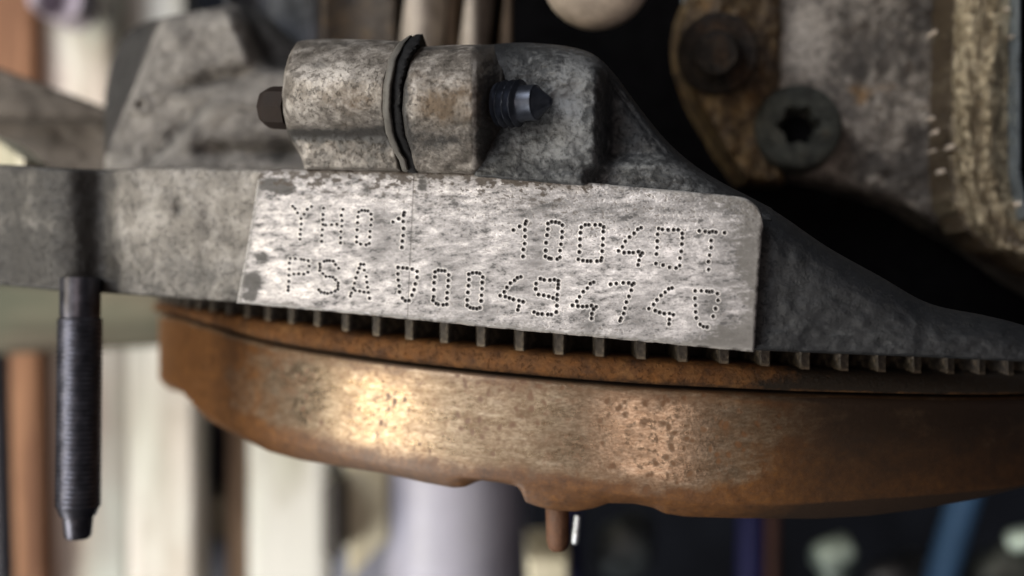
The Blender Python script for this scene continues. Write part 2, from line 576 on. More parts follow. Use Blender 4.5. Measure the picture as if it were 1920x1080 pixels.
# ---- number pad: dimpled height field
LZ = dict(
    Y=[(368, 293), (384, 308), (399, 334), (441, 343), (461, 312), (488, 294), (422, 371), (422, 405), (418, 440), (416, 470), (415, 501)],
    H=[(564, 306), (560, 346), (559, 377), (560, 408), (556, 441), (553, 477), (552, 515), (577, 412), (615, 410), (649, 407), (687, 313), (677, 350), (681, 384), (679, 419), (674, 453), (672, 492), (671, 524)],
    O1=[(786, 329), (806, 319), (826, 321), (845, 323), (864, 343), (867, 376), (863, 412), (858, 452), (856, 488), (853, 528), (833, 537), (799, 532), (773, 519), (774, 487), (776, 442), (779, 397), (781, 360)],
    one1=[(1075, 333), (1071, 350), (1040, 372), (1003, 392), (1068, 389), (1071, 433), (1068, 478), (1063, 514), (1060, 553)],
    P=[(353, 623), (385, 625), (423, 629), (441, 631), (467, 637), (473, 671), (465, 711), (439, 722), (407, 720), (376, 721), (348, 652), (346, 691), (345, 729), (344, 768), (341, 802), (340, 826)],
    S=[(660, 686), (640, 662), (626, 640), (603, 637), (586, 637), (568, 641), (540, 657), (543, 679), (540, 701), (560, 719), (579, 737), (603, 739), (624, 742), (640, 758), (657, 778), (655, 797), (655, 818), (638, 829), (613, 839), (590, 844), (569, 840), (549, 836), (534, 821)],
    A=[(799, 660), (819, 661), (790, 685), (822, 697), (780, 712), (769, 746), (834, 738), (760, 780), (838, 774), (752, 812), (843, 806), (740, 842), (733, 861), (764, 827), (793, 830), (820, 836), (848, 839), (855, 875)],
    D2=[(1036, 680), (1067, 683), (1093, 685), (1125, 690), (1156, 705), (1156, 743), (1145, 784), (1137, 821), (1124, 855), (1105, 890), (1082, 891), (1063, 874), (1045, 835), (1042, 797), (1037, 760), (1035, 721)],
    O2=[(1270, 708), (1292, 698), (1312, 700), (1331, 702), (1356, 727), (1354, 763), (1352, 800), (1347, 840), (1345, 876), (1344, 914), (1321, 917), (1290, 914), (1278, 908), (1257, 889), (1261, 865), (1262, 821), (1264, 777), (1269, 740)],
    O3=[(1484, 723), (1508, 714), (1533, 714), (1552, 718), (1572, 741), (1569, 776), (1567, 815), (1564, 856), (1562, 892), (1553, 935), (1534, 941), (1512, 938), (1493, 934), (1474, 920), (1474, 886), (1478, 838), (1482, 796), (1485, 757)],
)
RZ = dict(
    one2=[(227, 186), (221, 202), (185, 218), (146, 241), (219, 240), (219, 282), (217, 327), (209, 364), (207, 408)],
    O4=[(365, 200), (388, 189), (413, 191), (435, 195), (456, 210), (455, 251), (453, 288), (447, 331), (441, 371), (440, 414), (423, 425), (384, 422), (372, 419), (348, 408), (350, 371), (353, 321), (359, 273), (364, 235)],
    O5=[(575, 224), (601, 208), (623, 208), (663, 208), (695, 208), (717, 222), (715, 251), (713, 295), (711, 337), (708, 375), (705, 417), (700, 434), (675, 438), (635, 438), (614, 437), (586, 434), (557, 426), (563, 380), (566, 340), (568, 299), (571, 258)],
    four1=[(954, 226), (933, 236), (910, 262), (881, 285), (854, 313), (836, 347), (811, 373), (847, 384), (878, 383), (904, 384), (938, 378), (962, 386), (950, 402), (941, 432), (935, 461)],
    D1=[(1065, 231), (1089, 237), (1125, 240), (1160, 239), (1189, 239), (1215, 262), (1215, 291), (1212, 330), (1208, 376), (1200, 419), (1198, 466), (1175, 481), (1134, 477), (1093, 463), (1048, 453), (1051, 393), (1055, 352), (1057, 311), (1058, 268)],
    T=[(1322, 246), (1360, 250), (1386, 256), (1406, 250), (1427, 254), (1482, 258), (1397, 308), (1397, 352), (1387, 400), (1380, 441), (1381, 491)],
    four2=[(193, 537), (172, 543), (153, 560), (127, 577), (105, 604), (88, 632), (62, 656), (95, 662), (121, 671), (146, 680), (181, 687), (208, 695), (181, 722), (174, 746)],
    nine=[(317, 549), (341, 556), (377, 558), (406, 555), (430, 563), (430, 586), (428, 610), (424, 650), (422, 680), (397, 670), (370, 661), (338, 654), (305, 649), (287, 614), (290, 580), (421, 720), (418, 760), (386, 776), (364, 775), (328, 773), (301, 771), (277, 760)],
    four3=[(654, 571), (633, 580), (614, 608), (588, 631), (564, 663), (547, 692), (520, 718), (555, 723), (584, 725), (611, 724), (640, 719), (670, 727), (653, 741), (643, 771), (640, 800)],
    seven=[(761, 584), (797, 580), (841, 575), (876, 576), (908, 579), (897, 588), (892, 622), (877, 661), (861, 697), (852, 735), (844, 769), (827, 799), (820, 815)],
    four4=[(1150, 608), (1129, 613), (1106, 635), (1080, 655), (1054, 683), (1033, 712), (1003, 738), (1044, 751), (1071, 762), (1101, 770), (1134, 769), (1158, 777), (1133, 806), (1131, 835)],
    R=[(1296, 626), (1335, 626), (1369, 628), (1385, 632), (1403, 630), (1437, 643), (1441, 686), (1425, 738), (1410, 787), (1295, 673), (1298, 718), (1299, 759), (1304, 797), (1328, 838), (1348, 852), (1372, 855)],
)
CHARS = []
for k, v in LZ.items():
    CHARS.append((k, [(440 + a / 3.375, 300 + b / 3.375) for a, b in v]))
for k, v in RZ.items():
    CHARS.append((k, [(920 + a / 3.375, 360 + b / 3.375) for a, b in v]))
DOTS = np.array([(a, b, 3.3 + 0.35 * random.random() + (0.25 if a > 740 else -0.2)) for _, L in CHARS for a, b in L])

NX, NY = 1050, 300
S_, T_ = np.meshgrid(np.linspace(0, 1, NX), np.linspace(0, 1, NY))
XL = 486 - 42 * T_
XR = 1431 - 17 * T_
PX = XL + (XR - XL) * S_
TY, BY = pad_top(PX), pad_bot(PX)
BY = BY + 2.6 * (fbm(PX, PX * 0, 16, 9, 4, 51) - .5)
TY = TY + 2.0 * (fbm(PX, PX * 0, 22, 9, 4, 52) - .5)
PY = TY + (BY - TY) * T_
E = np.minimum.reduce([PY - TY, BY - PY, PX - XL, XR - PX])
H = np.zeros_like(PX)
DD = np.full_like(PX, 99.0)
for cx, cy, r in DOTS:
    # local window in (s,t)
    si = int((cx - 486) / 945 * NX)
    ti = int((cy - pad_top(cx)) / (pad_bot(cx) - pad_top(cx)) * NY)
    a0, a1, b0, b1 = max(si - 60, 0), si + 70, max(ti - 20, 0), ti + 20
    sub = np.hypot(PX[b0:b1, a0:a1] - cx, PY[b0:b1, a0:a1] - cy) / r
    DD[b0:b1, a0:a1] = np.minimum(DD[b0:b1, a0:a1], sub)
dim = np.clip(1 - DD**2, 0, 1) ** 0.7
H = -0.26 * dim + 0.035 * np.exp(-((DD - 1.28) / 0.22) ** 2)
# shallow pitting, heavier towards top and right
f1 = fbm(PX, PY, 15, 9, 5, 1)
f2 = fbm(PX, PY, 46, 34, 4, 5)
f3 = fbm(PX, PY, 4.5, 3.0, 4, 9)
f4 = fbm(PX + 0.6 * PY, PY, 26, 9, 4, 13)
pitw = np.clip(0.25 + 0.8 * blob(PX, PY, 1180, 400, 330, 60) + 0.5 * blob(PX, PY, 1050, 620, 220, 50) + 0.9 * np.exp(-(PY - TY) / 26), 0, 1.2)
H -= 0.035 * pitw * sstep(0.50, 0.62, f3) + 0.03 * (f1 - 0.5)
k = np.clip(1 - E / (4.0 + 6.0 * fbm(PX, PY, 30, 30, 3, 61)), 0, 1)
Y = yF(PX) - H + 0.45 * (1 - np.sqrt(np.clip(1 - k * k, 0, 1)))
# vertical hairline
hx = 777 - (PY - 320) * 0.045
line = np.exp(-((PX - hx) / 0.9) ** 2)
Y += 0.05 * line

L_, Mi, Dk, Br = np.array([.54, .52, .55]), np.array([.31, .295, .315]), np.array([.115, .105, .095]), np.array([.038, .027, .019])
f5 = fbm(PX + 0.5 * PY, PY, 7, 3.2, 4, 33)
f6 = fbm(PX + 0.08 * PY, PY, 150, 1.7, 2, 41)
nn = (0.30 * f4 + 0.28 * f5 + 0.22 * f1 + 0.20 * f3 - 0.5) / 0.07


def over(c, f, col):
    f = np.clip(f, 0, 1)[..., None]
    return c * (1 - f) + col * f


# grey patches: soft and broken, multiplied into an uneven mid tone
gp = (0.9 * blob(PX, PY, 712, 410, 20, 24) + 0.45 * blob(PX, PY, 720, 470, 30, 30) + 0.5 * blob(PX, PY, 1200, 590, 40, 40) + 0.75 * blob(PX, PY, 1103, 600, 22, 24)
      + 0.75 * blob(PX, PY, 1330, 520, 12, 14) + 0.65 * blob(PX, PY, 1260, 515, 18, 12) + 0.85 * blob(PX, PY, 1385, 470, 40, 90) + 0.95 * blob(PX, PY, 1345, 640, 70, 26)
      + 0.75 * blob(PX, PY, 1340, 575, 34, 40) + 0.6 * blob(PX, PY, 1350, 385, 90, 16) + 0.55 * blob(PX, PY, 1150, 400, 120, 24) + 0.5 * blob(PX, PY, 1000, 470, 40, 90)
      + 0.5 * blob(PX, PY, 905, 585, 40, 14) + 0.35 * blob(PX, PY, 850, 520, 60, 90) + 0.4 * blob(PX, PY, 1060, 380, 80, 20))
lum = 0.325 * np.exp(0.36 * nn + 0.22 * (f6 - 0.5)) * (1 - 0.55 * sstep(0.9, 2.0, -nn)) * np.exp(-1.9 * np.clip(gp, 0, 1.1) * sstep(0.30, 0.68, 0.5 * f5 + 0.5 * f1)) * (1 + 0.20 * sstep(620, 470, PX))
lum = np.clip(lum, 0.05, 0.62)
colr = lum[..., None] * np.array([1.0, 0.965, 0.985])
colr = over(colr, 0.8 * sstep(0.58, 0.68, 0.6 * f3 + 0.4 * f5) * (0.45 + pitw), np.array([.11, .10, .095]))
edg = np.exp(-E / 13.0) * 0.9 + 0.55 * blob(PX, PY, 1400, 470, 26, 80) + 0.6 * blob(PX, PY, 1370, 630, 60, 26)
colr = over(colr, 0.85 * sstep(0.54, 0.82, 0.45 * f1 + 0.35 * f5 + 0.5 * edg + 0.15 * sstep(1250, 1400, PX)), np.array([.08, .075, .07]))
# dark stains
ds = (1.3 * blob(PX, PY, 512, 344, 34, 13) + 1.0 * blob(PX, PY, 532, 357, 22, 10) + 1.1 * blob(PX, PY, 492, 482, 16, 13) + 1.2 * blob(PX, PY, 473, 528, 24, 22)
      + 0.9 * blob(PX, PY, 466, 556, 18, 10) + 0.7 * blob(PX, PY, 688, 355, 16, 16) + 0.8 * blob(PX, PY, 792, 345, 12, 20))
colr = over(colr, 0.93 * sstep(0.45, 0.72, 0.55 * ds + 0.4 * f1 + 0.45 * (f5 - 0.3)) * sstep(0.05, 0.3, ds), np.array([.032, .030, .028]))
# brown flecks below the top edge
bw = np.exp(-(PY - TY) / 30) * (1 - 0.75 * sstep(1000, 1250, PX))
colr = over(colr, 0.92 * sstep(0.60, 0.72, 0.66 * fbm(PX, PY, 10, 7, 5, 21) + 0.34 * f2 + 0.26 * bw) * sstep(0.05, 0.35, bw), Br)
# scratches, hairline, scuffed borders carrying painted edge light
rs = np.random.RandomState(5)
scr = np.zeros_like(PX)
for _ in range(46):
    cx, cy, ln, an = rs.uniform(480, 1400), rs.uniform(360, 620), rs.uniform(20, 110), math.radians(rs.normal(7, 9))
    if _ < 14:
        cx, cy, ln, an = rs.uniform(790, 960), rs.uniform(415, 455), rs.uniform(50, 150), math.radians(rs.normal(11, 2))
    u = (PX - cx) * math.cos(an) + (PY - cy) * math.sin(an)
    v = -(PX - cx) * math.sin(an) + (PY - cy) * math.cos(an)
    scr = np.maximum(scr, np.exp(-(v / 0.8) ** 2) * (np.abs(u) < ln / 2) * rs.uniform(0.25, 0.7))
colr = over(colr, 0.55 * scr, np.array([.12, .11, .11]))
Y += 0.03 * scr
colr = over(colr, 0.75 * line, np.array([.09, .085, .08]))
colr = over(colr, 0.75 * np.exp(-E / 2.2) * sstep(0.35, 0.5, f1), np.array([.68, .66, .64]))
colr = over(colr, 0.85 * np.exp(-(PY - TY) / 1.6) * sstep(1200, 900, PX), np.array([.08, .06, .05]))
# raised burrs with a painted light halo, and dirty holes
colr = over(colr, 0.6 * np.exp(-((DD - 1.35) / 0.25) ** 2), np.array([.66, .64, .63]))
colr = over(colr, sstep(1.12, 0.85, DD), np.array([.10, .095, .095]))
clean = np.clip(colr.mean(-1) / 0.55, 0, 1)
mask4 = np.concatenate([colr, np.ones_like(PX)[..., None]], -1).reshape(-1, 4)
Vp = pt(PX, PY, Y).reshape(-1, 3)
me = grid_mesh("number_pad", Vp, NX, NY, 5.0, mask4, 60)
ca = me.attributes.new('clean', 'FLOAT', 'POINT')
cl = clean.ravel()
cl = np.concatenate([cl, np.full(len(me.vertices) - len(cl), 0.5)])
ca.data.foreach_set('value', cl.astype(np.float32))
pad = link("number_pad", me, block, M_pad, label="bright flat pad with two rows of dot punched characters")

READ = dict(Y='letter Y', H='letter H', O1='digit 0', one1='digit 1', P='letter P', S='letter S', A='letter A', D2='letter D', O2='digit 0',
            O3='digit 0', one2='digit 1', O4='digit 0', O5='digit 0', four1='digit 4', D1='letter D', T='letter T', four2='digit 4',
            nine='digit 9', four3='digit 4', seven='digit 7', four4='digit 4', R='letter R')
for key, dots in CHARS:
    V, F = [], []
    for (cx, cy) in dots:
        b = len(V)
        dr = 1.7 + 0.8 * random.random()
        cx, cy = cx - 0.9 + 0.7 * random.random(), cy - 0.9 + 0.6 * random.random()
        c = pt(cx, cy, float(yF(cx)) + 0.17)
        V.append(tuple(c + np.array([0, 0.03, 0])))
        for q in range(8):
            a = q * math.pi / 4
            V.append(tuple(pt(cx + dr * math.cos(a), cy + dr * math.sin(a), float(yF(cx)) + 0.15)))
        for q in range(8):
            F.append([b, b + 1 + q, b + 1 + (q + 1) % 8])
    link("punched_character", mesh("punched_character", V, F), pad, M_dirt, label="%s in punched dots" % READ[key])

# ---- upper casting right of the bosses with its pocket
uc_top = scurve([(880, 92), (905, 86), (960, 80), (1020, 82), (1075, 89), (1115, 103), (1150, 136), (1200, 203), (1250, 264), (1300, 308), (1350, 340), (1400, 366), (1450, 392)])


def d_upper(px, py):
    step = sstep(1158, 1108, px + 0.06 * (py - 200) + 4 * (fbm(px, py, 30, 30, 3) - .5)) * sstep(330, 300, py - 0.0 * px)
    top = uc_top(px)
    step = 1 - (1 - step) * (0.25 + 0.75 * sstep(105, 215, py)) * sstep(1085, 1130, px)
    y = yF(px) + 2.2 - 3.4 * step
    pocket = sstep(1112, 1150, px) * sstep(312, 285, py) * sstep(0, 30, py - top)
    y = y + 2.5 * pocket * (1 - 0.5 * sstep(1150, 1300, px))
    y = y + 1.0 * sstep(955, 915, px) * sstep(85, 130, py)
    y = y + 6.0 * np.exp(-(py - top) / 17) + 0.5 * (fbm(px, py, 14, 12, 4, 2) - .5) + 0.9 * (fbm(px, py, 50, 40, 3, 6) - .5)
    return y


def m_upper(px, py):
    b = (0.95 * blob(px, py, 1065, 175, 40, 50) + 0.75 * blob(px, py, 1070, 260, 50, 40) + 0.5 * blob(px, py, 1000, 290, 60, 22) + 0.35 * blob(px, py, 1100, 130, 60, 30)  # lit, sparkling metal painted in as bare patches
         + 0.5 * blob(px, py, 1190, 296, 40, 10))
    g = (1.15 * blob(px, py, 925, 190, 38, 120) + 0.9 * blob(px, py, 985, 235, 45, 18) + 0.55 * sstep(1105, 1160, px) * sstep(330, 280, py) + 0.35 * sstep(1180, 1400, px)  # shadow around the bolt tip painted in through the grime
         + 0.6 * np.exp(-(py - uc_top(px)) / 14) - 0.45 * blob(px, py, 1190, 296, 40, 14))
    return g, 0 * px, b


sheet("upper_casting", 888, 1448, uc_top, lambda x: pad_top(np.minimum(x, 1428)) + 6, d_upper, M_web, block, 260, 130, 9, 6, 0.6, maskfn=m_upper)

# ---- dark web right of the pad
wb_top = scurve([(1380, 360), (1450, 394), (1550, 462), (1650, 518), (1740, 568), (1850, 592), (1920, 610), (2100, 672)])
wb_bot = curve([(1380, 652), (1420, 657), (1560, 663), (1700, 668), (1920, 678), (2100, 690)])


def d_web(px, py):
    y = yF(px) + 1.6 + 0.5 * (fbm(px, py, 20, 16, 4, 4) - .5) + 1.0 * (fbm(px, py, 90, 60, 3, 8) - .5)
    return y + 5.0 * np.exp(-(py - wb_top(px)) / 26) + 0.008 * (px - 1420)


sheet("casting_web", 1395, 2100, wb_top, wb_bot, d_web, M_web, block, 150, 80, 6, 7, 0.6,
      maskfn=lambda px, py: (0.85 + 0.25 * sstep(1500, 1420, px) + 0.5 * np.exp(-(py - wb_top(px)) / 35) - 0.15 * blob(px, py, 1650, 620, 120, 30), 0 * px, 0 * px + 0.10 * blob(px, py, 1600, 640, 150, 20)))  # grime deepened, most at the top edge, to paint in shade

# ---- recess behind the web, its deep shade painted black
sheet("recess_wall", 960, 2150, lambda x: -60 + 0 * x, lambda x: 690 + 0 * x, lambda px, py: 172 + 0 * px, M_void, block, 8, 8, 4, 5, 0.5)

# ---- the two clamped bosses
b1_top = scurve([(528, 118), (534, 100), (545, 86), (562, 77), (600, 73), (680, 74), (760, 78)])
b1_bot = scurve([(528, 318), (570, 318), (660, 320), (790, 322)])


def prof(pts):
    return scurve(pts, 8)


bp1 = prof([(68, -1.0), (74, 1.2), (84, 4.0), (105, 6.8), (140, 8.9), (170, 9.2), (200, 8.4), (228, 6.3), (244, 4.2), (256, 2.9), (275, 2.3), (300, 1.6), (322, 0.9)])
bp2 = prof([(78, -1.0), (88, 1.2), (98, 3.6), (118, 6.3), (150, 8.6), (185, 9.3), (220, 8.7), (250, 7.0), (280, 4.6), (300, 3.0), (315, 1.6), (330, 0.5)])


def b1_left(t):
    return np.interp(t, [0, .06, .15, .3, .5, .68, .76, .84, .92, 1.0], [558, 542, 533, 529, 531, 538, 545, 556, 566, 572])


def b1_right(t):
    return np.interp(t, [0, .12, .3, .5, .7, .85, 1.0], [752, 738, 724, 720, 727, 744, 752])


def d_b1(px, py):
    return yF(px) - bp1(py) * (1 - 0.25 * np.exp(-(px - 528) / 10)) + 0.35 * (fbm(px, py, 16, 14, 4, 2) - .5)


def m_b1(px, py):
    g = 0.55 * blob(px, py, 600, 122, 20, 12) + 0.85 * np.exp(-((py - 252) / 13) ** 2) + 0.28 * sstep(230, 270, py) + 0.5 * blob(px, py, 720, 250, 30, 40) + 0.35 * np.exp(-((py - 82) / 9) ** 2)  # crease and underside shade painted in through the grime
    b = 0.6 * blob(px, py, 630, 135, 80, 45) + 0.9 * np.exp(-((py - 313) / 6) ** 2) * sstep(600, 560, px) + 0.5 * np.exp(-(px - 530) / 6)  # upper middle blob paints in the highlight
    r = 0.5 * blob(px, py, 660, 190, 80, 40)
    return g, r, b


sheet("mounting_boss", 530, 745, b1_top, b1_bot, d_b1, M_boss, block, 150, 150, 9, 7, 1.4, left=b1_left, right=b1_right, maskfn=m_b1,
      label="rounded boss left of the black gasket")


def d_b2(px, py):
    y = yF(px) - bp2(py + 4) + 0.4 * (fbm(px, py, 13, 12, 4, 7) - .5)
    return y + 7.0 * sstep(880, 948, px + 5 * (fbm(py, px, 16, 16, 3, 1) - .5))


def m_b2(px, py):
    g = 1.1 * sstep(880, 925, px) + 0.4 * np.exp(-((py - 262) / 26) ** 2) + 0.5 * np.exp(-(px - 765) / 9) + 0.30 * blob(px, py, 800, 270, 60, 40) + .4 * np.exp(-((py - 92) / 9) ** 2)  # shadowed shoulder and underside painted in through the grime
    b = 0.7 * np.exp(-((px - 890) / 6) ** 2) * sstep(330, 300, py) * sstep(100, 120, py) + 0.35 * blob(px, py, 850, 160, 40, 40) + 0.6 * blob(px, py, 880, 312, 40, 10)
    r = 0.75 * blob(px, py, 830, 200, 70, 60)
    return g, r, b


b2_top = scurve([(755, 92), (800, 87), (860, 84), (950, 84)])
sheet("mounting_boss", 758, 945, b2_top, curve([(750, 322), (850, 325), (950, 330)]), d_b2, M_boss, block, 150, 150, 9, 6, 0.8,
      left=lambda t: np.interp(t, [0, .12, .3, .5, .7, .85, 1.0], [778, 768, 757, 754, 760, 772, 776]), maskfn=m_b2,
      label="brown stained boss right of the black gasket")


def ribbon(name, cl, width, depth, mat, parent, thick, seed, jag=0.0, label=None):
    """Curved flange edge following the boss section: cl(py)->px centre, depth(py)."""
    ny, nx = 150, 8
    py = np.linspace(cl[0][1], cl[-1][1], ny)
    cx = np.interp(py, [c[1] for c in cl], [c[0] for c in cl])
    w = np.interp(py, [c[1] for c in cl], width)
    cx = cx + jag * (fbm(py, py, 7, 7, 3, seed) - .5)
    s = np.linspace(-0.5, 0.5, nx)
    PXr = cx[:, None] + w[:, None] * s[None, :] + jag * (fbm(py[:, None] + 40 * s[None, :], py[:, None], 6, 6, 3, seed + 3) - .5)
    PYr = np.repeat(py[:, None], nx, 1)
    Yr = yF(PXr) - depth(PYr) + 0.6 * (2 * np.abs(s))[None, :] ** 4
    return link(name, grid_mesh(name, pt(PXr, PYr, Yr).reshape(-1, 3), nx, ny, thick), parent, mat, label=label)


bpr = prof([(60, -0.5), (68, 2.2), (76, 4.4), (95, 7.3), (140, 9.7), (180, 10.0), (220, 8.8), (250, 6.4), (280, 4.2), (322, 1.8)])
ribbon("collar", [(770, 66), (752, 82), (736, 112), (727, 160), (725, 205), (731, 250), (745, 285), (755, 300), (760, 319)], [4, 13, 16, 16, 16, 15, 14, 14, 12], lambda y: bpr(y) - 0.1, M_collar, block, 9, 3, 1.0)
ribbon("gasket", [(786, 64), (768, 82), (752, 112), (744, 160), (743, 205), (749, 250), (762, 285), (769, 300), (773, 323)], [12, 34, 28, 22, 20, 20, 22, 24, 22], lambda y: bpr(y) - 0.9, M_gasket, block, 9, 9, 5.0)

# ---- clamp bolt: hex head at the left, pointed end at the right
hp0 = pt(494, 201, float(yF(500)) - 3.0)
hp1 = pt(546, 203, float(yF(540)) - 3.0)
bolt = lathe("clamp_bolt", pt(936, 196, float(yF(936)) - 3.4), pt(1040, 190, float(yF(1040)) - 4.6),
             [(0.3, 0.0), (2.45, 0.0), (2.55, 0.25)] + [(2.7, 0.25 + i * 0.045) for i in range(1, 58)] + [(2.1, 2.95), (2.0, 3.1), (1.98, 4.7), (1.96, 4.78), (1.84, 4.84), (1.80, 4.86), (1.75, 4.9), (0.50, 6.5), (0.30, 6.62), (0.05, 6.65)],
             M_screw, block, 48, helix=(0.2, 2.85, 0.86, 0.62), label="dark clamp bolt with a cone shaped point")
lathe("bolt_head", hp0, hp1, [(1.8, 0.0), (2.2, 0.3), (2.5, 0.9), (2.6, 1.5), (2.6, 3.6)], M_hexbrown, bolt, 8, rot=0.1, smooth=False)

# ---- upper-left bracket casting
br_top = scurve([(196, 180), (208, 120), (230, 70), (262, 46), (300, 34), (350, 24), (400, 16), (450, 8), (500, 30), (545, 70), (600, 110)])


def d_br(px, py):
    lb = 302 - (py - 40) * 0.40 + 10 * np.sin(py / 60)
    y = 166 + 13 * sstep(lb + 8, lb - 34, px)
    y = y + 9 * sstep(0, 60, (px - 425) - (py - 40) * 0.45 * (py < 150)) * sstep(150, 105, py)
    rib = np.abs((py - 150) + (px - 400) * 0.22)
    y = y + 1.6 * np.exp(-(rib / 15) ** 2) * sstep(290, 390, px) * sstep(500, 440, px)
    r2 = (px - 390) + (py - 190) * 0.92
    y = y + 1.3 * np.exp(-(r2 / 15) ** 2) * sstep(150, 200, py) - 3.5 * sstep(-25, 35, r2) * sstep(140, 200, py)
    y = y + 2.0 * np.exp(-((py - 283) / 16) ** 2) * sstep(340, 400, px)
    y = y - 1.6 * blob(px, py, 262, 196, 16, 18) + 2.2 * blob(px, py, 264, 197, 8, 9)
    return y + 1.6 * (fbm(px, py, 55, 50, 4, 6) - .5) + 5 * np.exp(-(py - br_top(px)) / 12)


def m_br(px, py):
    lb = 302 - (py - 40) * 0.40
    r2 = (px - 390) + (py - 190) * 0.92
    g = 1.25 * sstep(lb + 4, lb - 14, px) + 1.3 * sstep(20, 60, (px - 425) - (py - 40) * 0.45) * sstep(150, 110, py) + 0.6 * blob(px, py, 530, 290, 40, 24) + 0.35 * blob(px, py, 420, 285, 60, 12)  # shade of the side face and upper slope painted into the grime
    g = g + 0.5 * np.exp(-((py - 155 + (px - 400) * 0.22) / 8) ** 2) * sstep(310, 340, px) * sstep(480, 420, px) + 0.35 * np.exp(-(r2 / 9) ** 2) * sstep(165, 190, py)  # shading lines along the ribs painted in
    return g, 0.2 * sstep(lb, lb - 20, px), 0.4 * blob(px, py, 350, 100, 60, 60) + 0.5 * blob(px, py, 400, 230, 60, 40) + 0.3 * blob(px, py, 450, 200, 40, 60)


sheet("bracket", 196, 600, br_top, curve([(196, 322), (600, 326)]), d_br, M_bracket, block, 200, 150, 14, 10, 1.5, maskfn=m_br)

# ---- soft shapes above the bosses, further back in the casting
sheet("rear_casting", 420, 680, scurve([(420, -50), (520, -60), (680, -50)]), curve([(420, 130), (600, 150), (680, 110)]),
      lambda px, py: 186 + 5 * np.sin(px / 34.0) + 0.03 * py, M_bluecast, block, 60, 40, 12, 14, 3)
sheet("rear_casting", 600, 745, lambda x: -50 + 0 * x, curve([(600, 110), (745, 110)]), lambda px, py: 178 + 2 * np.cos((px - 670) / 40.0), M_rustcast, block, 40, 30, 12, 12, 3)
M_rib = plain("pale_cast_rib", (0.34, 0.30, 0.26), 0.6, 0.1, 0.4, 5, 0.1)
M_ribb = plain("brown_cast_rib", (0.10, 0.07, 0.045), 0.6, 0.1, 0.4, 5, 0.1)
for (a, b, dpt, mt) in ((745, 826, 174, M_rib), (822, 864, 179, M_ribb), (858, 912, 172, M_rib), (908, 936, 182, M_void), (930, 972, 176, M_ribb)):
    sheet("casting_rib", a, b, lambda x: -60 + 0 * x, lambda x: 118 + 0 * x, lambda px, py, a=a, b=b, dpt=dpt: dpt + 5 * ((px - (a + b) / 2) / (b - a) * 1.6) ** 2, mt, block, 20, 20, 6, 6, 1.5,
          left=lambda t, a=a: a + 22 * (1 - t), right=lambda t, b=b: b + 22 * (1 - t))
lathe("round_lug", pt(1121, -48, 152), pt(1118, -50, 139), [(0.5, 0), (7.6, 0), (7.8, 2), (7.8, 9), (7.3, 11.4), (6.0, 12.6), (3.0, 13.0), (0.3, 13.0)], M_palecast, block, 48)

sheet("rear_casting", 968, 1075, lambda x: -60 + 0 * x, scurve([(968, 115), (1075, 60)]), lambda px, py: 180 + 3 * np.cos((px - 1010) / 30.0), plain("grey_green_casting", (0.045, 0.055, 0.055), 0.7, 0, 0.5, 5, 0.2), block, 30, 30, 8, 12, 3)
sheet("rear_casting", 1185, 1330, lambda x: -60 + 0 * x, scurve([(1185, 10), (1250, 75), (1330, 60)]), lambda px, py: 170 + 0.04 * (1330 - px), plain("slate_casting", (0.04, 0.052, 0.06), 0.7, 0, 0.5, 5, 0.2), block, 30, 30, 2, 14, 3)

# ---- stud hanging from the flange
st0, st1 = pt(151, 520, 138.5), pt(146, 1010, 138.5)
sl = float(np.linalg.norm(st1 - st0))
sp = [(0.3, 0), (2.55, 0), (2.6, 1.0), (2.6, 5.0), (2.5, 5.4)]
l = 5.6
while l < sl - 4.4:
    sp.append((2.95, l))
    l += 0.08
sp += [(2.7, sl - 4.3), (2.3, sl - 3.2), (1.95, sl - 3.0), (1.75, sl - 0.5), (1.5, sl - 0.1), (0.2, sl)]
lathe("stud", st0, st1, sp, M_stud, block, 40, helix=(5.5, sl - 4.35, 0.66, 0.20), label="long threaded stud hanging down at the left")

# ================================================================== COVER HOUSING (upper right)
house = root("cover_housing", "sandy corroded cast cover with a golden ribbed rim and a dark star socket bolt", "engine cover", (42, 155, 10))
hs_bot = scurve([(1425, 300), (1470, 330), (1540, 346), (1620, 366), (1700, 392), (1760, 432), (1830, 478), (1920, 536), (2100, 640)])


def d_house(px, py):
    y = 163 - 0.010 * (px - 1450) + 1.2 * (fbm(px, py, 40, 40, 4, 3) - .5) + 1.0 * (fbm(px, py, 12, 12, 3, 8) - .5) * sstep(1560, 1650, px)
    return y + 3.5 * np.exp(-((hs_bot(px) - py)) / 14) + 3.0 * sstep(1740, 1800, px)


def m_house(px, py):
    dk = fbm(px, py, 70, 60, 4, 31)
    g = 0.75 * sstep(0.42, 0.6, dk) * sstep(1560, 1640, px) * sstep(420, 330, py) + 0.45 * blob(px, py, 1690, 90, 90, 100) + 0.5 * blob(px, py, 1800, 440, 90, 60)
    b = 0.8 * blob(px, py, 1520, 70, 60, 120) + 0.4 * blob(px, py, 1620, 330, 70, 40)
    r = 0.7 * blob(px, py, 1620, 170, 40, 40) + 0.35 * sstep(1620, 1700, px)
    return g, r, b


sheet("cover_plate", 1450, 2100, lambda x: -240 + 0 * x, hs_bot, d_house, M_house, house, 230, 190, 14, 10, 1.4,
      left=lambda t: np.interp(t, [0, 0.2, 0.5, 0.62, 0.75, 1.0], [1458, 1456, 1450, 1440, 1425, 1420]), maskfn=m_house)


def d_gold(px, py):
    return 137 + 1.1 * np.sin(px * 0.42 + 1.2 * np.sin(py / 70)) + 0.8 * (fbm(px, py, 9, 40, 4, 12) - .5) + 0.06 * np.maximum(px - 1880, 0) + 4.5 * np.exp(-(px - 1785 - 0.16 * np.maximum(py - 300, 0)) / 14.0)


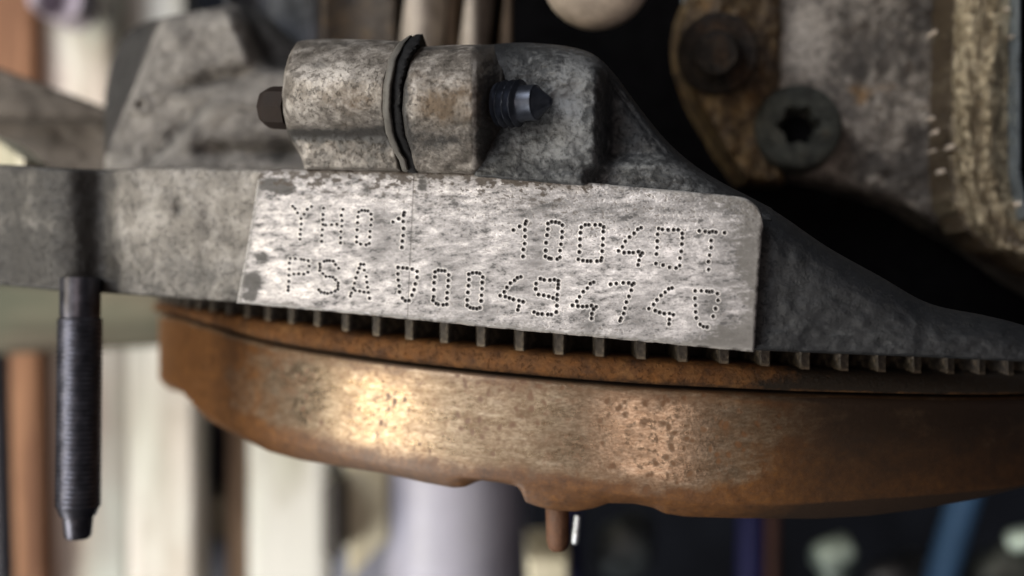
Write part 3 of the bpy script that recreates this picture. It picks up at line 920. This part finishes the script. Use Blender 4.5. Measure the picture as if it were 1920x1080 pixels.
# ribbed rim as a band that bends away to the right at its foot
ny, nx = 230, 120
s_, t_ = np.meshgrid(np.linspace(0, 1, nx), np.linspace(0, 1, ny))
cyl = np.interp(t_, [0, .6, .72, .82, .92, 1], [-80, 300, 375, 430, 472, 520])
lx = np.interp(t_, [0, .6, .72, .82, .92, 1], [1790, 1778, 1786, 1812, 1858, 1960])
rx = np.interp(t_, [0, .6, .72, .82, .92, 1], [1905, 1898, 1902, 1916, 1948, 2010])
gx = lx + (rx - lx) * s_
gy = cyl - s_ * np.interp(t_, [0, .6, 1], [0, 0, 60])
ph = s_ * 13.0 + 1.0 * fbm(gx, gy, 30, 90, 3, 5) * 2 * math.pi
gyd = 152.5 - 0.40 * np.cos(ph) - 2.2 * np.sin(math.pi * s_) + 0.5 * (fbm(gx, gy, 7, 40, 4, 12) - .5)
gm = np.zeros((ny * nx, 4), np.float32)
gm[:, 0] = (0.75 * sstep(0.3, -0.9, np.cos(ph)) * 0.6 + 0.5 * (1 - sstep(0.0, 0.12, s_)) + 0.6 * sstep(.8, 1, t_)).ravel()
gm[:, 2] = (0.75 * blob(gx, gy, 1895, 30, 18, 40) + 0.6 * sstep(0.62, 0.8, fbm(gx, gy, 9, 14, 3, 77)) + 0.3).ravel()
gm[:, 3] = 1
link("ribbed_rim", grid_mesh("ribbed_rim", pt(gx, gy, gyd).reshape(-1, 3), nx, ny, 8, gm, 60), house, M_gold)
# edge highlight put in as a pale strip, and dark slot, at the frame edge
sheet("slot_edge", 1906, 1922, lambda x: -80 + 0 * x, lambda x: 410 + 0 * x, lambda px, py: 149 + 0 * px, plain("bright_edge_highlight", (0.30, 0.36, 0.42), 0.3, 0.7), house, 8, 60, 6, 4, 1.0,
      left=lambda t: 1906 + 14 * sstep(.8, 1, t), right=lambda t: 1914 + 14 * sstep(.8, 1, t))
sheet("slot", 1913, 2100, lambda x: -80 + 0 * x, lambda x: 400 + 0 * x, lambda px, py: 153 + 0 * px, M_void, house, 6, 8, 3, 4, 0.5)
for k in range(20):
    cx = random.choice([1760, 1790, 1830, 1895, 1885, 1850]) + random.uniform(-22, 18)
    cy = random.uniform(10, 500)
    if cx > 1840 and cy > 440:
        cx += 20
    rr = random.uniform(0.10, 0.30)
    if cy > hs_bot(cx) - 30:
        continue
    c = pt(cx, cy, 150.6)
    V = [tuple(c + np.array([0, -rr * .5, 0]))]
    for q in range(7):
        a = q * 2 * math.pi / 7
        w = rr * random.uniform(0.6, 1.3)
        V.append(tuple(c + np.array([w * math.cos(a), 0.0, 1.5 * w * math.sin(a)])))
    for q in range(7):
        V.append(tuple(np.array(V[1 + q]) + np.array([0, 2.5, 0])))
    F = [[0, 1 + (q + 1) % 7, 1 + q] for q in range(7)] + [[1 + q, 1 + (q + 1) % 7, 8 + (q + 1) % 7, 8 + q] for q in range(7)]
    link("metal_flake", mesh("metal_flake", V, F), house, M_palecast)

# star-socket bolt
def star_bolt(cx, cy, y, R, mat, parent, tiltx, tilty):
    c0 = np.array(pt(cx, cy, y))
    ax = Vector((tiltx, -1, tilty)).normalized()
    rot = ax.to_track_quat('Z', 'Y').to_matrix()
    seg = 72
    def star(k, r0, amp):
        a = 2 * math.pi * k / seg
        return r0 + amp * math.cos(6 * a)
    rings = [(lambda k: R * 1.0, -3.0), (lambda k: R, 1.2), (lambda k: R * .97, 1.9), (lambda k: R * .90, 2.3), (lambda k: R * .60, 2.45),
             (lambda k: star(k, R * .46, R * .055), 2.4), (lambda k: star(k, R * .42, R * .055), 2.0), (lambda k: star(k, R * .40, R * .055), -1.0), (lambda k: 0.05, -1.2)]
    V, F = [], []
    for fn, l in rings:
        for k in range(seg):
            a = 2 * math.pi * k / seg
            V.append(tuple(rot @ Vector((fn(k) * math.cos(a), fn(k) * math.sin(a), l)) + Vector(c0)))
    for i in range(len(rings) - 1):
        for k in range(seg):
            k2 = (k + 1) % seg
            F.append([i * seg + k, i * seg + k2, (i + 1) * seg + k2, (i + 1) * seg + k])
    head = link("socket_bolt", mesh("socket_bolt", V, F, None, 45), parent, mat)
    lathe("socket", c0 + np.array(rot @ Vector((0, 0, -1.0))), c0 + np.array(rot @ Vector((0, 0, -0.6))), [(0.2, 0), (R * .37, 0), (R * .37, .3), (0.2, .3)], M_void, head, 24)
    return head


star_bolt(1494, 242, 160, 6.7, M_boltgrey, house, -0.12, 0.10)

# rusty lug with a round bolt beside the cover
sheet("bolt_lug", 1270, 1470, lambda x: -80 + 0 * x, curve([(1265, 330), (1500, 350)]),
      lambda px, py: 158 + 0.035 * np.abs(px - 1350) + 2 * (fbm(px, py, 30, 30, 3, 9) - .5), M_lug, house, 120, 100, 10, 16, 4, left=lambda t: np.interp(t, np.linspace(0, 1, 13), [1330, 1310, 1292, 1278, 1271, 1272, 1279, 1292, 1308, 1330, 1352, 1376, 1400]))
lathe("lug_bolt", pt(1346, 102, 158), pt(1343, 100, 148), [(0.5, 0), (6.2, 0), (6.2, 2.2), (5.7, 3.2), (3.9, 3.4), (3.5, 3.6), (3.4, 7.0), (2.9, 7.7), (0.3, 7.8)],
      M_bolt2, house, 48)

# ================================================================== FLYWHEEL
CX, CY, R0 = 24.7, 216.6, 94.0
fly = root("flywheel", "rusty round steel flywheel with a dark toothed gear ring under the number plate", "flywheel", (CX, CY, -28))
tb_c = curve([(300, 566), (380, 578), (484, 596), (539, 603), (606, 610), (680, 623), (743, 631), (810, 638), (876, 645), (938, 650), (1028, 660), (1113, 665), (1249, 673), (1400, 681), (1545, 692), (1752, 697), (1906, 700), (2160, 690)])
gr_c = scurve([(300, 590), (340, 596), (391, 612), (502, 644), (613, 664), (724, 680), (880, 698), (1074, 716), (1230, 727), (1400, 735), (1520, 740), (1920, 744), (2160, 720)])
ch_c = scurve([(300, 712), (330, 726), (365, 760), (458, 812), (595, 846), (724, 874), (850, 893), (950, 903), (1100, 922), (1300, 944), (1450, 950), (1607, 942), (1800, 927), (1920, 912), (2160, 840)])
bt_c = curve([(300, 734), (318, 740), (335, 750), (352, 772), (368, 792), (420, 822), (480, 852), (540, 868), (600, 878), (700, 894), (780, 912), (835, 922), (856, 921), (872, 913), (890, 908), (930, 913), (962, 920), (970, 930), (978, 950), (1000, 958),
              (1030, 966), (1075, 968), (1110, 962), (1140, 952), (1190, 953), (1225, 960), (1250, 972), (1290, 978), (1400, 981), (1550, 982), (1650, 976), (1750, 963), (1850, 945), (1920, 928), (2160, 858)])
NC = 1400
th = np.linspace(-math.pi, math.pi, NC, endpoint=False)
cdir = math.atan2(CX, CY)
tmax = math.acos(R0 / math.hypot(CX, CY)) - 0.005
thc = np.clip(th, -tmax, tmax)


def on_fly(theta, r):
    a = theta
    # theta = 0 points from the centre to the lens, positive to the right
    dx = math.sin(cdir) * -1
    vx, vy = -math.sin(cdir), -math.cos(cdir)
    ca, sa = np.cos(a), np.sin(a)
    return CX + r * (vx * ca - vy * sa), CY + r * (vy * ca + vx * sa)


xr_, yr_ = on_fly(thc, R0)
pxc = 960 + 1920 * xr_ / yr_


def z_of(c, off=0.0):
    return (540 - (c(pxc) + off)) / 1920 * yr_


def ring_body(name, rows, mat, maskfn=None, cap=False):
    V, m = [], []
    for (r, z, mk) in rows:
        x, y = on_fly(th, r)
        V.append(np.stack([x, y, z + 0 * th], -1))
        if mk is not None:
            m.append(np.stack([mk[0] + 0 * th, mk[1] + 0 * th, mk[2] + 0 * th, np.ones(NC)], -1))
    V = np.concatenate(V)
    m = np.concatenate(m) if m else None
    F = []
    for i in range(len(rows) - 1):
        a = i * NC + np.arange(NC)
        b = i * NC + (np.arange(NC) + 1) % NC
        F += np.stack([a, b, b + NC, a + NC], -1).tolist()
    return link(name, mesh(name, V, F, m, 45), fly, mat)


ztb, zgr, zch, zbt = z_of(tb_c), z_of(gr_c), z_of(ch_c), z_of(bt_c)
shade_r = 0.95 * sstep(1260, 1600, pxc)  # shade painted over the right part, carried in the grime mask
nz = fbm(th * 94, th * 0, 5, 5, 4, 3) - .5
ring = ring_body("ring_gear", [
    (R0 - 22, ztb + 5, (1, 0, 0)), (R0 - 7, ztb + 5, (1, 0, 0)), (R0 - 7, ztb + 0.2, (1, 0, 0)), (R0 - 0.2, ztb + 0.05 * nz, (shade_r, .3, 0)), (R0 + 0.5, ztb - 0.25 + 0.2 * nz, (shade_r, .4, .1)), (R0 + 0.9, ztb - 0.7, (shade_r, .5, 0)),
    (R0 + 1.0, 0.5 * ztb + 0.5 * zgr, (.1 + shade_r, .6, 0)), (R0 + 0.9, zgr + 1.0, (.25 + shade_r, .6, 0)), (R0 + 0.3, zgr + 0.45, (.5, .4, 0)), (R0 - 1.8, zgr + 0.25, (1, .2, 0)), (R0 - 3, zgr - 0.1, (1, 0, 0))], M_rust)
rows = [(R0 - 3.0, zgr + 0.25, (1, 0, 0)), (R0 - 1.2, zgr + 0.05, (.9, .3, 0)), (R0 - 0.3, zgr - 0.15, (.5, .6, 0)), (R0, zgr - 0.5, (.15 + shade_r, .35, 0))]
left_r = 0.75 * sstep(600, 380, pxc) + 0.12  # rust mask also browns the left end for its dark reflection
rgt_r = 0.60 * sstep(1290, 1500, pxc)  # rust deepened rightward to paint in shade
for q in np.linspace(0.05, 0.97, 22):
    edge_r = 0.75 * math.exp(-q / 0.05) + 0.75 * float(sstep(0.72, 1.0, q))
    rows.append((R0, zgr - 0.5 + (zch - zgr + 0.5) * q, (shade_r * (1 - 0.3 * q), edge_r + left_r + rgt_r * (0.5 + q), 0)))
rows += [(R0 - 0.15, zch, (.1 + shade_r, .95, 0)), (R0 - 0.7, zch - 0.35 * (zch - zbt), (.15 + shade_r, 1, 0)), (R0 - 1.6, zbt + 0.45, (.2 + shade_r, 1, 0)), (R0 - 2.3, zbt + 0.08, (.1 + shade_r, .9, 0)),
         (R0 - 3.0, zbt, (.3 + shade_r, .9, 0)), (R0 - 14, zbt - 0.1, (.8, .7, 0)), (R0 - 50, zbt + 2, (.9, .5, 0)), (2.0, zbt + 2, (.9, .5, 0))]
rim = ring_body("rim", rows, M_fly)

# teeth: one mesh, copied round the ring
pitch = math.radians(3.0)
V = []
for zz in (-0.25, 5.2):
    for (r, w) in ((-7.2, 1.3), (-1.0, 1.0), (0.05, 0.75), (0.35, 0.5)):
        V += [(-w, -r, zz), (w, -r, zz)]
F = [[0, 1, 9, 8], [0, 8, 10, 2], [2, 10, 12, 4], [4, 12, 14, 6], [6, 14, 15, 7], [7, 15, 13, 5], [5, 13, 11, 3], [3, 11, 9, 1],
     [0, 2, 3, 1], [2, 4, 5, 3], [4, 6, 7, 5], [8, 9, 11, 10], [10, 11, 13, 12], [12, 13, 15, 14]]
tooth_me = mesh("tooth", V, F, None, 30)
tooth_me.materials.append(M_tooth)
inv = world_of(ring).inverted()
k = -25
while k < 24:
    a = k * pitch + math.radians(0.9)
    k += 1
    x, y = on_fly(a, R0)
    ti = int(round((np.clip(a, -tmax, tmax) + math.pi) / (2 * math.pi) * NC)) % NC
    o = bpy.data.objects.new("tooth", tooth_me)
    COL.objects.link(o)
    o.parent = ring
    o.matrix_parent_inverse = inv
    o.location = mm((x, y, float(ztb[ti])))
    o.rotation_euler = (0, 0, a - cdir)
lathe("locating_pin", pt(1045, 950, 130), pt(1046, 1034, 130), [(0.2, 0), (1.5, 0), (1.45, 4.2), (1.2, 5.2), (0.8, 5.6), (0.1, 5.7)],
      plain("rusty_pin", (0.10, 0.045, 0.022), 0.7, 0.1, 0.3, 1.5, 0.1), fly, 24)
lathe("spring_clip", pt(1083, 966, 140), pt(1078, 1022, 140), [(0.1, 0), (0.42, 0.1), (0.5, 2.6), (0.45, 3.8), (0.1, 4)], plain("bright_clip", (0.55, 0.6, 0.66), 0.3, 0.7), fly, 16)

# ================================================================== BACKGROUND
def board(name, quad, depth, thick, mat, parent, label=None, r=3.0):
    """A plank: quad = 4 photograph corners TL, TR, BR, BL at one distance; softly rounded edges."""
    n = 14
    s, t = np.meshgrid(np.linspace(0, 1, n), np.linspace(0, 1, n))
    q = np.array(quad, float)
    P = (q[0] * (1 - s[..., None]) + q[1] * s[..., None]) * (1 - t[..., None]) + (q[3] * (1 - s[..., None]) + q[2] * s[..., None]) * t[..., None]
    e = np.minimum.reduce([s, 1 - s, t, 1 - t])
    y = depth + r * 0.4 * (e < 0.01)
    V = pt(P[..., 0], P[..., 1], y).reshape(-1, 3)
    return link(name, grid_mesh(name, V, n, n, thick, None, 50), parent, mat, label=label)


W_orange = wood("orange_brown_board", (0.20, 0.09, 0.045), (0.34, 0.17, 0.09))
W_pale = wood("pale_pink_white_board", (0.52, 0.43, 0.37), (0.74, 0.65, 0.58), (0.60, 0.62, 0.55))
W_green = wood("greenish_white_board", (0.60, 0.64, 0.55), (0.74, 0.78, 0.70), (0.66, 0.66, 0.62))
W_cream = wood("cream_board", (0.62, 0.59, 0.43), (0.74, 0.70, 0.55))
W_olive = wood("olive_weathered_board", (0.07, 0.052, 0.034), (0.19, 0.165, 0.115), (0.085, 0.09, 0.06), horizontal=True)
W_brown = wood("brown_slat", (0.12, 0.075, 0.045), (0.24, 0.16, 0.10))
W_grey = wood("grey_brown_beam", (0.05, 0.042, 0.034), (0.115, 0.095, 0.078), (0.08, 0.083, 0.062), horizontal=True)

pallet = root("wooden_pallet", "pale weathered wooden pallet standing out of focus at the left behind the engine", "pallet", (-95, 330, -120))
board("board", [(-120, -420), (56, -420), (90, 1180), (12, 1180)], 300, 14, W_orange, pallet, "orange brown board at the far left")
board("board", [(52, -420), (212, -420), (212, 400), (52, 400)], 306, 14, W_pale, pallet)
board("board", [(150, -420), (345, -420), (345, 330), (150, 330)], 318, 14, W_green, pallet)
board("board", [(72, 400), (236, 400), (240, 1180), (88, 1180)], 306, 14, W_pale, pallet)
board("board", [(237, 400), (366, 400), (368, 1180), (241, 1180)], 306, 14, wood("pale_green_board", (0.62, 0.62, 0.55), (0.76, 0.77, 0.70), (0.70, 0.66, 0.60)), pallet)
board("board", [(466, 700), (612, 700), (612, 1180), (466, 1180)], 316, 14, W_green, pallet)
board("board", [(638, 700), (728, 700), (728, 1010), (655, 1085)], 316, 14, W_cream, pallet, "short cream board with a slanting end")
board("slat", [(424, 640), (466, 640), (468, 1180), (426, 1180)], 318, 12, W_brown, pallet)
board("stringer", [(-160, 520), (335, 540), (335, 648), (-160, 672)], 262, 20, W_olive, pallet)
board("block", [(360, 930), (430, 930), (430, 1010), (362, 1010)], 322, 20, wood("mottled_grey_block", (0.16, 0.15, 0.11), (0.3, 0.28, 0.22)), pallet)

beam = sheet("support_beam", -140, 216, curve([(-140, 76), (0, 128), (216, 208)]), curve([(-140, 330), (216, 330)]),
             lambda px, py: 196 + 3 * (fbm(px, py, 60, 40, 3, 5) - .5) + 4 * sstep(216, 232, py), W_grey, None, 60, 40, 14, 10, 1.5)
tag(beam, "grey brown sloping beam behind the flange at the upper left", "beam")
tan_block = sheet("wood_scrap", -60, 52, curve([(-60, 240), (0, 262), (52, 300)]), lambda x: 316 + 0 * x, lambda px, py: 176 + 0 * px, W_cream, None, 12, 12, 8, 6, 1)
tag(tan_block, "small cream scrap of wood below the sloping grey beam", "wood scrap")
rag = sheet("plastic_bag", 52, 158, scurve([(52, -60), (110, -66), (158, -60)]), scurve([(52, 8), (75, 28), (110, 42), (140, 34), (158, 10)]),
            lambda px, py: 286 + 4 * np.sin(px / 14) + 3 * np.cos(py / 12 + px / 20), plain("lilac_plastic", (0.34, 0.30, 0.36), 0.5, 0, 0.3, 9, 0.4), None, 40, 30, 10, 12, 5)
tag(rag, "crumpled lilac plastic bag lying over the top of the pallet boards", "plastic bag")

tube = lathe("grey_drum", pt(850, 700, 330), pt(850, 1300, 330), [(0.5, 0), (22, 0), (22.3, 2), (22, 30), (22, 60), (22.3, 90), (22, 103), (0.5, 104)],
             plain("lilac_grey_plastic", (0.36, 0.36, 0.44), 0.45, 0.0, 0.18, 22, 0.3), None, 64)
tag(tube, "smooth lilac grey plastic drum below the flywheel", "drum")
shade = board("cardboard_sheet", [(612, 640), (990, 640), (990, 1180), (612, 1180)], 368, 6, plain("blue_grey_card", (0.26, 0.27, 0.33), 0.7, 0, 0.2, 30, 0.1), None)
tag(shade, "blue grey sheet standing behind the grey drum", "sheet")
panel = board("dark_slate_panel", [(355, 660), (432, 660), (432, 1180), (355, 1180)], 345, 8, plain("slate_grey_panel", (0.055, 0.055, 0.075), 0.6, 0, 0.25, 12, 0.1), None)
tag(panel, "dark slate grey panel in the gap between pallet boards", "panel")
slotb = sheet("dark_slot_strip", 606, 642, scurve([(606, 912), (624, 896), (642, 912)]), scurve([(606, 1035), (624, 1052), (642, 1035)]), lambda px, py: 298 + 8 * ((px - 624) / 18) ** 2, plain("brown_black_slot", (0.02, 0.014, 0.011), 0.5), None, 16, 40, 14, 10, 2)  # dark strip standing for the slot between two boards
tag(slotb, "narrow brown black slot between the white and the cream board", "dark slot")
tanb = board("wood_offcut", [(990, 1044), (1066, 1040), (1068, 1180), (992, 1180)], 262, 30, W_cream, None)
tag(tanb, "small tan wooden block under the flywheel pin", "wood block")

navy = plain("navy_paint", (0.008, 0.009, 0.045), 0.6, 0.0, 0.2, 20, 0.05, 0.15)


def post(label, x0, x1, ytop, ybot, lean, depth, mat, name="painted_post"):
    c = (x0 + x1) / 2
    r = (x1 - x0) / 2 / 1920 * depth
    o = lathe(name, pt(c, ytop, depth), pt(c + lean, ybot, depth), [(0.3, 0), (r, 0), (r * 1.02, 1), (r, 2), (r, 200 * 0 + float(np.linalg.norm(pt(c, ytop, depth) - pt(c + lean, ybot, depth)))), (0.3, float(np.linalg.norm(pt(c, ytop, depth) - pt(c + lean, ybot, depth))) + .2)], mat, None, 32)
    tag(o, label, "post")
    return o


post("thin navy blue post just right of the tan wooden block", 1064, 1088, 900, 1180, 0, 300, navy)
post("wide navy blue post below the middle of the flywheel", 1386, 1440, 860, 1180, -6, 330, navy)
post("dull red brown post beside the wide navy post", 1438, 1464, 860, 1180, -4, 322, plain("red_brown_paint", (0.035, 0.015, 0.011), 0.6, 0, 0.3, 10, 0.1, 0.15))
post("leaning light blue post at the lower right", 1790, 1848, 900, 1180, -84, 320, plain("light_blue_paint", (0.035, 0.08, 0.16), 0.6, 0, 0.2, 12, 0.1, 0.15))
post("black post at the left edge beside the orange board", -30, 14, 640, 1180, 16, 288, plain("black_paint", (0.012, 0.012, 0.022), 0.5))


def lump(label, cx, cy, rx, ry, depth, mat, name, cat, seed):
    n, m_ = 28, 18
    V, F = [], []
    c = pt(cx, cy, depth)
    for i in range(m_ + 1):
        ph = math.pi * i / m_
        for j in range(n):
            a = 2 * math.pi * j / n
            w = 0.78 + 0.5 * float(vnoise(2 + 1.4 * math.cos(a) + seed, 2 + 1.4 * math.cos(ph) + math.sin(a), seed))
            V.append(tuple(c + np.array([rx / 1920 * depth * math.sin(ph) * math.cos(a) * w, 8 * math.sin(ph) * math.sin(a) * w, ry / 1920 * depth * math.cos(ph) * w])))
    for i in range(m_):
        for j in range(n):
            j2 = (j + 1) % n
            F.append([i * n + j, i * n + j2, (i + 1) * n + j2, (i + 1) * n + j])
    o = link(name, mesh(name, V, F), None, mat)
    return tag(o, label, cat)


M_dkmetal = plain("dark_blue_grey_metal", (0.05, 0.06, 0.065), 0.5, 0.3, 0.7, 10, 0.6)
lump("dark grey green metal casting in the gloom right of the navy post", 1175, 1030, 62, 62, 300, M_dkmetal, "scrap_casting", "scrap metal", 1)
lump("dark casting with faint blue sheen left of the leaning blue post", 1700, 1080, 70, 40, 350, plain("soot_metal", (0.012, 0.012, 0.014), 0.5), "scrap_casting", "scrap metal", 3)
lump("mottled dark green grey casting at the lower right corner", 1900, 1075, 80, 62, 330, plain("green_grey_metal", (0.035, 0.04, 0.036), 0.5, 0.2, 0.8, 8, 0.6), "scrap_casting", "scrap metal", 5)
M_pale = plain("pale_green_white_metal", (0.34, 0.42, 0.38), 0.4, 0.3, 0.35, 6, 0.3)
bb = lathe("loose_bolt", pt(1572, 1250, 300), pt(1562, 1018, 300), [(0.3, 0), (4.6, 0), (4.8, 20), (4.4, 29.5), (6.6, 30), (6.8, 33), (6.2, 35.5), (2.5, 36.5), (0.2, 36.6)], plain("grey_green_shaft", (0.075, 0.1, 0.095), 0.5, 0.3), None, 32)
tag(bb, "bolt with a pale round head in the dark below the flywheel", "bolt")
lathe("bolt_cap", pt(1535, 1046, 294), pt(1596, 1020, 294), [(0.3, 0), (3.6, 0.3), (4.2, 2), (4.2, 8), (3.4, 9.8), (0.3, 10)], M_pale, bb, 28)
bc = lathe("round_knob", pt(1888, 1016, 300), pt(1945, 1006, 296), [(0.3, 0), (2.6, 0.4), (3.4, 2.4), (3.4, 8), (0.3, 9)], M_pale, None, 28)
tag(bc, "pale knob at the right edge under the flywheel", "knob")

# dark workshop behind everything
wl = mesh("back_wall", [(-900, 620, -700), (900, 620, -700), (900, 620, 700), (-900, 620, 700), (-900, 640, -700), (900, 640, -700), (900, 640, 700), (-900, 640, 700)],
          [[0, 1, 2, 3], [5, 4, 7, 6], [4, 0, 3, 7], [1, 5, 6, 2], [3, 2, 6, 7], [4, 5, 1, 0]])
wo = link("back_wall", wl, None, plain("dark_workshop_wall", (0.006, 0.007, 0.010), 0.9, 0, 0.5, 60, 0.5, 0.05), smooth=False, kind="structure")
